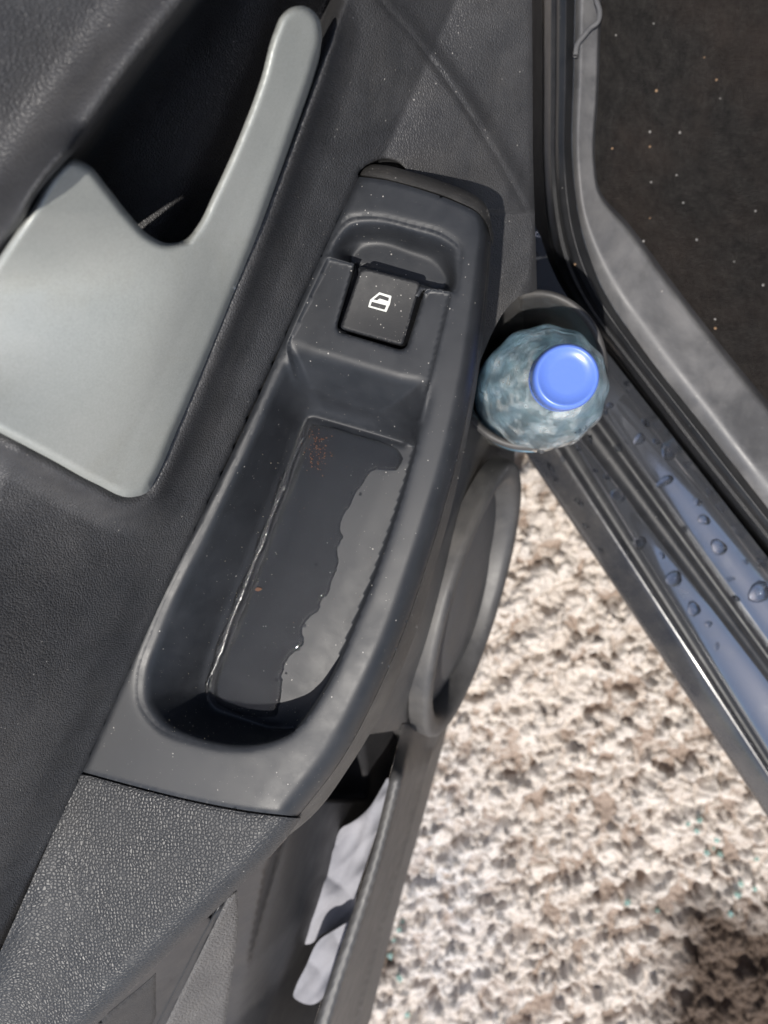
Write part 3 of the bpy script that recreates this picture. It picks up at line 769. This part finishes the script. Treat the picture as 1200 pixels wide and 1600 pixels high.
# ------------------------------------------------------------------ PAPERS IN THE MAP POCKET
def crumple(name, ol, d0, slope, seed, label, th=.0012):
    ol = catmull(ol, True, 5); g = np.random.default_rng(seed); ph = g.random(6)*6
    def dep(P):
        x = P[:, 0]; y = P[:, 1]
        u = (x*.95+y*.3)/16
        f = .0065*np.sin(u+ph[0]+.8*np.sin(y/50+ph[1]))+.003*np.abs(np.sin(u*.7+y/60+ph[2]))+.0035*np.abs(np.sin(y/31+x/17+ph[3]+np.sin(x/23)))-.004*np.abs(np.sin((x-y*.45)/27+ph[4]+.7*np.sin(y/19)))+.0025*np.abs(np.sin((x+y)/13+ph[5]))
        d_in = np.interp(y, lip_in[:, 1], lip_in[:, 0])-x
        return d0-slope*d_in+f
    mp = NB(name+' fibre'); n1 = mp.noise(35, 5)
    mp.set(Base_Color=mp.mix(mp.ramp(n1, [(.3, 0), (.7, 1)]), (.24, .245, .275), (.31, .31, .34)), Roughness=.85, Specular_IOR_Level=.2, Normal=mp.bump(mp.noise(120, 4), .3, .002))  # white tissue greyed down, the pocket's shade is put into its colour
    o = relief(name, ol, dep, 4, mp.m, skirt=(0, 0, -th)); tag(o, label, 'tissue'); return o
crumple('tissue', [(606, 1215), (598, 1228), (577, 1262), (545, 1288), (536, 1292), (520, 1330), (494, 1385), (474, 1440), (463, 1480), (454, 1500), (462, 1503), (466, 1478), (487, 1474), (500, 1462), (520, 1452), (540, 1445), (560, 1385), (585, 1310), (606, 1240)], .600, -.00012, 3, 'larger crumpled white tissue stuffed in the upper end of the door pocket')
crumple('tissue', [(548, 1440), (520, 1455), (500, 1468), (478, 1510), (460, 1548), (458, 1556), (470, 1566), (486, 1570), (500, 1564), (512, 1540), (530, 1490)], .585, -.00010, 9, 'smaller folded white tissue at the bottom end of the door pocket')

# ------------------------------------------------------------------ CAR BODY
def ext(p0, p1, t): return (np.array(p0)*(1-t)+np.array(p1)*t)
# lines of the sill at px x=987 and x=1200, extended both ways
SL = [((987, 600), (1200, 872), .640), ((987, 622), (1200, 893), .672), ((987, 690), (1200, 985), .680), ((987, 712), (1200, 1008), .686), ((987, 724), (1200, 1020), .681), ((987, 742), (1200, 1034), .682), ((987, 752), (1200, 1042), .688), ((987, 772), (1200, 1056), .688), ((987, 789), (1200, 1066), .694), ((987, 796), (1200, 1080), .697), ((987, 838), (1200, 1172), .706), ((987, 843), (1200, 1180), .713), ((987, 862), (1200, 1194), .716), ((987, 876), (1200, 1204), .713), ((987, 885), (1200, 1212), .711), ((987, 948), (1200, 1270), .730), ((987, 958), (1200, 1278), .736), ((987, 960), (1200, 1281), .75)]
def sill():
    ts = np.linspace(-.95, 2.4, 40); lines = []
    for a, b_, dpt in SL:
        P = np.array([ext(a, b_, t) for t in (0, 1)]); Wp = unp(P, dpt)
        lines.append(np.array([Wp[0]*(1-t)+Wp[1]*t for t in ts]))
    l2 = lines[-1].copy(); l2[:, 2] -= .10; l2[:, 0] += .03; l2[:, 1] += .02; lines.append(l2)
    l2 = l2.copy(); l2[:, 2] -= .08; l2[:, 0] += .10; l2[:, 1] += .06; lines.append(l2)
    def seg(name, i, j, mat):
        V = []; Fc = []; m_ = len(ts)
        for ln in lines[i:j+1]: V.append(ln)
        V = np.vstack(V)
        for r in range(j-i):
            for c in range(m_-1): Fc.append((r*m_+c, (r+1)*m_+c, (r+1)*m_+c+1, r*m_+c+1))
        me = bpy.data.meshes.new(name); me.from_pydata([tuple(v) for v in V], [], Fc); me.update()
        o = link(name, me, mat, car)
        md = o.modifiers.new('round', 'SUBSURF'); md.levels = 2; md.render_levels = 2
        return o
    seg('sill_plate', 0, 3, M_paint); seg('sill_gasket', 3, 8, M_rubber); seg('sill_step', 8, 11, M_paint); seg('sill_groove', 11, 13, M_rubber); seg('sill_flange', 13, 19, M_flange)
sill()
# door opening seal: bulb with a lip, follows the opening's curve
seal_l = catmull([(845, -160), (845, 0), (845, 150), (846, 260), (852, 340), (868, 415), (902, 480), (962, 558), (1056, 684), (1206, 872), (1420, 1145)], False, 10)
seal_m = catmull([(872, -160), (872, 0), (871, 150), (872, 260), (880, 330), (900, 400), (938, 470), (990, 538), (1082, 660), (1206, 822), (1420, 1095)], False, 10)
seal_r = catmull([(899, -160), (898, 0), (896, 110), (894, 250), (905, 345), (938, 445), (998, 538), (1100, 668), (1206, 803), (1420, 1070)], False, 10)
tr_in = catmull([(946, -160), (940, 0), (935, 150), (930, 250), (936, 292), (985, 350), (1060, 450), (1130, 540), (1206, 632), (1420, 890)], False, 10)
rs = lambda c: resample(c, 1, False) if False else np.stack([np.interp(np.linspace(0, 1, 90), np.linspace(0, 1, len(c)), c[:, k]) for k in (0, 1)], 1)
sl_, sm_, sr_, ti_ = rs(seal_l), rs(seal_m), rs(seal_r), rs(tr_in)
dl = np.interp(sl_[:, 1], [-160, 300, 500, 900], [.56, .58, .60, .615])
def grid_between(name, A_, B_, dA, dB, prof, n, mat, parent=car):
    V = []; Fc = []; m_ = len(A_)
    for i in range(n+1):
        t = i/n; P = A_*(1-t)+B_*t; V.append(unp(P, dA*(1-t)+dB*t-prof(t)))
    V = np.vstack(V)
    for i in range(n):
        for j in range(m_-1): Fc.append((i*m_+j, i*m_+j+1, (i+1)*m_+j+1, (i+1)*m_+j))
    return mesh_from(name, V, Fc, mat, parent)
seal = grid_between('door_seal', sl_, sr_, dl+.06, dl+.004, lambda t: .056*(1-t)*math.sin(min(1, t*2.2)*math.pi/2)**.8+.016*t-.012*max(0, t-.75)/.25-.006*math.exp(-((t-.42)/.07)**2), 28, M_rubber)
trim_s = grid_between('sill_trim', sr_+np.array([1.0, 0]), ti_, dl+.001, dl+.012, lambda t: .012*math.sin(min(1, t*3.2)*math.pi/2)-.003*t-.020*max(0, t-.9)/.1, 24, M_sillt)
grid_between('door_gap_shade', sl_-np.array([22., 4.]), sl_+np.array([3., 0]), dl+.10, dl+.032, lambda t: .0, 6, M_gap)  # dark sheet that paints the gap's shadow between door and seal
hp = np.array([(834, 350), (846, 372), (856, 405), (872, 440), (897, 482), (862, 486), (836, 470)], float)
relief('hinge_pillar', hp, lambda P: .585+.00012*(P[:, 0]-840)+.00004*(P[:, 1]-400), 6, M_paint, car, skirt=(0, 0, -.2))
# clip tab on the pillar trim near the top
hook = catmull([(938, -60), (932, 0), (937, 18), (934, 34), (922, 44), (912, 56), (903, 68), (899, 88)], False, 8)
tube('trim_edge', unp(hook, .553), .0017, M_sillt, car, k=10)
# carpet and firewall/tunnel, dash shade and roof so the footwell is enclosed
def carpet_mesh():
    o0 = rs(tr_in); V = []; Fc = []; n = 40; far = np.array([720., -420.])
    for i in range(n+1):
        t = i/n; P = o0-np.array([3, -2])+(far*.9)*t
        D = (dl+.018)+.075*(1-np.exp(-t*6))+.010*np.sin(P[:, 0]/90+P[:, 1]/140)*min(1, t*5)
        V.append(unp(P, D))
    V = np.vstack(V); m_ = len(o0)
    for i in range(n):
        for j in range(m_-1): Fc.append((i*m_+j, i*m_+j+1, (i+1)*m_+j+1, (i+1)*m_+j))
    return mesh_from('footwell_carpet', V, Fc, M_carpet, car)
carpet_o = carpet_mesh()
def carpet_point(x, y):
    # nearest carpet/trim height below that pixel
    dep = bpy.context.evaluated_depsgraph_get()
    return None
fw = (W(1200, 800, .69)-W(987, 530, .69)); fw[2] = 0; fw /= np.linalg.norm(fw)        # towards the rear of the car
inn = np.array([-fw[1], fw[0], 0]);  inn = inn if inn[0] > 0 else -inn
s0 = W(1100, 740, .6)
def slab(name, cs, mat):
    V = [tuple(c) for c in cs]; return mesh_from(name, V, [(0, 1, 2, 3), (7, 6, 5, 4), (0, 4, 5, 1), (1, 5, 6, 2), (2, 6, 7, 3), (3, 7, 4, 0)], mat, car, smooth=False)
def boxat(name, r0, r1, i0, i1, z0, z1, mat):
    base = np.array([s0[0], s0[1], 0]); p = lambda r, i, z: base+fw*r+inn*i+np.array([0, 0, z])
    return slab(name, [p(r0, i0, z0), p(r1, i0, z0), p(r1, i1, z0), p(r0, i1, z0), p(r0, i0, z1), p(r1, i0, z1), p(r1, i1, z1), p(r0, i1, z1)], mat)
boxat('roof', -.25, 1.7, .22, 1.5, 1.42, 1.46, M_paint)
boxat('dashboard', -.75, -.42, .12, 1.5, .62, .98, M_trim)
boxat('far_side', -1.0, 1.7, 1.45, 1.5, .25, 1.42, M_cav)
boxat('seat', .45, 1.0, .14, .70, .36, .62, M_carpet)
boxat('firewall', -.90, -.80, .05, 1.5, .25, .98, M_carpet)

# ------------------------------------------------------------------ SMALL THINGS
dg = bpy.context.evaluated_depsgraph_get()
def hit(x, y):
    dg.update()
    o0 = Vector((0, 0, H)); v = Vector(unp([(x, y)], .1)[0])-o0; v.normalize()
    ok, loc, nrm, idx, ob, mt = scene.ray_cast(bpy.context.evaluated_depsgraph_get(), o0+v*.05, v)
    if ok and nrm.dot(v) > 0: nrm = -nrm
    return (loc, nrm, ob) if ok else (None, None, None)
bpy.context.view_layer.update()
def dome(r, hgt, seed, lump=.15, k=12, rings=4):
    g = np.random.default_rng(seed); V = []; Fc = []; ph = g.random(3)*6; el = 1+.5*g.random()
    for i in range(rings+1):
        t = i/rings*math.pi/2
        for j in range(k):
            a = 2*math.pi*j/k; rr = r*math.cos(t)*(1+lump*math.sin(2*a+ph[0])+lump*.6*math.sin(3*a+ph[1]))
            V.append((rr*math.cos(a)*el, rr*math.sin(a)/math.sqrt(el), hgt*math.sin(t)-.0003))
    for i in range(rings):
        for j in range(k): Fc.append((i*k+j, i*k+(j+1) % k, (i+1)*k+(j+1) % k, (i+1)*k+j))
    me = bpy.data.meshes.new('water_drop'); me.from_pydata(V, [], Fc); me.update(); me.polygons.foreach_set('use_smooth', [True]*len(me.polygons)); me.materials.append(M_drop); return me
drops = [(1123, 855, 14), (1186, 925, 18), (1044, 705, 15), (1039, 752, 11), (1100, 812, 10), (1090, 784, 7), (1190, 880, 10), (999, 686, 10), (966, 700, 7), (1010, 660, 8), (1150, 935, 6), (980, 599, 8), (1068, 828, 5), (945, 640, 7), (953, 634, 6), (1025, 690, 6), (1141, 905, 5), (1165, 878, 5),
         (966, 775, 13), (999, 848, 13), (1053, 904, 14), (1084, 951, 12), (1107, 975, 6), (930, 735, 6), (948, 745, 6), (903, 674, 6), (913, 669, 6), (922, 686, 6), (904, 701, 6), (1120, 1010, 5), (1035, 868, 5),
         (915, 822, 7), (861, 730, 7), (845, 706, 6), (905, 784, 8), (880, 716, 6), (940, 860, 5), (868, 748, 5)]
big_lab = {(1123, 855): 'large water bead alone in the middle of the upper sill band', (1186, 925): 'largest water bead, low on the upper sill band near its right end', (1044, 705): 'long water bead touching the seal on the upper sill band', (1039, 752): 'water bead on the upper sill band just below the long one', (1100, 812): 'water bead just above the large lone bead on the upper sill band', (1190, 880): 'water bead against the rubber seal at the right edge of the sill', (999, 686): 'water bead on the upper sill band right of the bottle',
           (966, 775): 'first large water bead from the bottle on the lower sill band', (999, 848): 'second large water bead from the bottle on the lower sill band', (1053, 904): 'third large water bead from the bottle on the lower sill band', (1084, 951): 'fourth large water bead from the bottle on the lower sill band'}
for i, (x, y, r) in enumerate(drops):
    loc, nrm, ob = hit(x, y)
    if loc is None: continue
    s = r*(H-loc.z)/F
    o = bpy.data.objects.new('water_drop', dome(s*.86, s*.64, 100+i)); COL.objects.link(o); o.location = loc
    o.rotation_euler = (nrm.to_track_quat('Z', 'Y') @ Matrix.Rotation(rng.random()*6, 3, 'Z').to_quaternion()).to_euler()
    band = 'upper' if i < 18 else 'lower' if i < 31 else 'outermost'
    tag(o, big_lab.get((x, y), 'tiny water bead on the %s band of the car sill' % band), 'water drop', 'water drops on the sill')
def pebble(r, seed, flat=.6):
    bm = bmesh.new(); bmesh.ops.create_icosphere(bm, subdivisions=1, radius=r); g = np.random.default_rng(seed)
    for v in bm.verts: v.co *= .75+.5*g.random(); v.co.z *= flat
    me = bpy.data.meshes.new('crumb'); bm.to_mesh(me); bm.free(); return me
M_crumb = simple('crumb', (.30, .19, .11), .8); M_crumb2 = simple('pale grit', (.26, .25, .24), .7)
for i, (x, y, r, br) in enumerate([(1025, 142, 5, 1), (1119, 125, 4, 1), (1062, 207, 4, 0), (1015, 229, 4, 1), (956, 232, 4, 1), (1067, 317, 3.5, 0), (1088, 375, 4.5, 0), (1015, 341, 3, 1), (1005, 377, 4, 0), (1117, 499, 4, 0), (1117, 513, 5, 1), (1147, 409, 3, 0), (1192, 446, 4, 0), (1034, 455, 4, 0), (899, 413, 4, 1), (1021, 37, 3, 0), (1017, 285, 3.5, 0), (1057, 274, 3, 0), (1015, 206, 4, 0), (962, 55, 3, 0), (1125, 154, 2.5, 0), (1180, 330, 3, 0), (1100, 90, 2.5, 1)]):
    loc, nrm, ob = hit(x, y)
    if loc is None: continue
    s = r*(H-loc.z)/F*.45
    o = bpy.data.objects.new('crumb', pebble(s, 300+i)); COL.objects.link(o); o.data.materials.append(M_crumb if br else M_crumb2); o.location = loc+nrm*s*.3
    if br: tag(o, 'orange brown crumb lying on the car interior floor edge', 'crumb', 'brown crumbs inside the car')
    else: tag(o, 'pale bit of grit lying on the car interior floor', 'grit', 'pale grit inside the car')
M_glass = NB('green glass'); M_glass.set(Base_Color=(.55, .80, .74), Roughness=.05, IOR=1.5, Transmission_Weight=.7); M_glass = M_glass.m
for i, (x, y, r) in enumerate([(1093, 1281, 6), (1075, 1287, 5), (1120, 1311, 6), (1125, 1335, 7), (1104, 1332, 5), (1181, 1341, 6), (1157, 1380, 6), (1152, 1397, 7), (1179, 1388, 5), (1141, 1428, 6), (981, 1409, 8), (1027, 1423, 5), (624, 1452, 7), (616, 1468, 6), (624, 1527, 8), (610, 1492, 7), (637, 1585, 6), (1115, 1325, 4), (1088, 1298, 5), (628, 1440, 5)]):
    loc, nrm, ob = hit(x, y)
    if loc is None: continue
    s = r*(H-loc.z)/F*.8
    o = bpy.data.objects.new('glass_chip', pebble(s, 500+i, .7)); COL.objects.link(o); o.data.materials.append(M_glass); o.location = loc+Vector((0, 0, s*.35))
    own = {(981, 1409): 'green glass chip lying furthest from the sill, out on the open pale ground', (1093, 1281): 'green glass chip closest to the car sill edge, topmost of its scatter', (1141, 1428): 'bright green glass chip at the edge of the dark damp patch'}
    if (x, y) in own: tag(o, own[(x, y)], 'glass chip', 'glass chips on the ground by the sill')
    elif x > 900: tag(o, 'small green glass chip on the crusted ground near the car sill', 'glass chip', 'glass chips on the ground by the sill')
    else: tag(o, 'small green glass chip on the ground close beside the door pocket', 'glass chip', 'glass chips on the ground by the door')
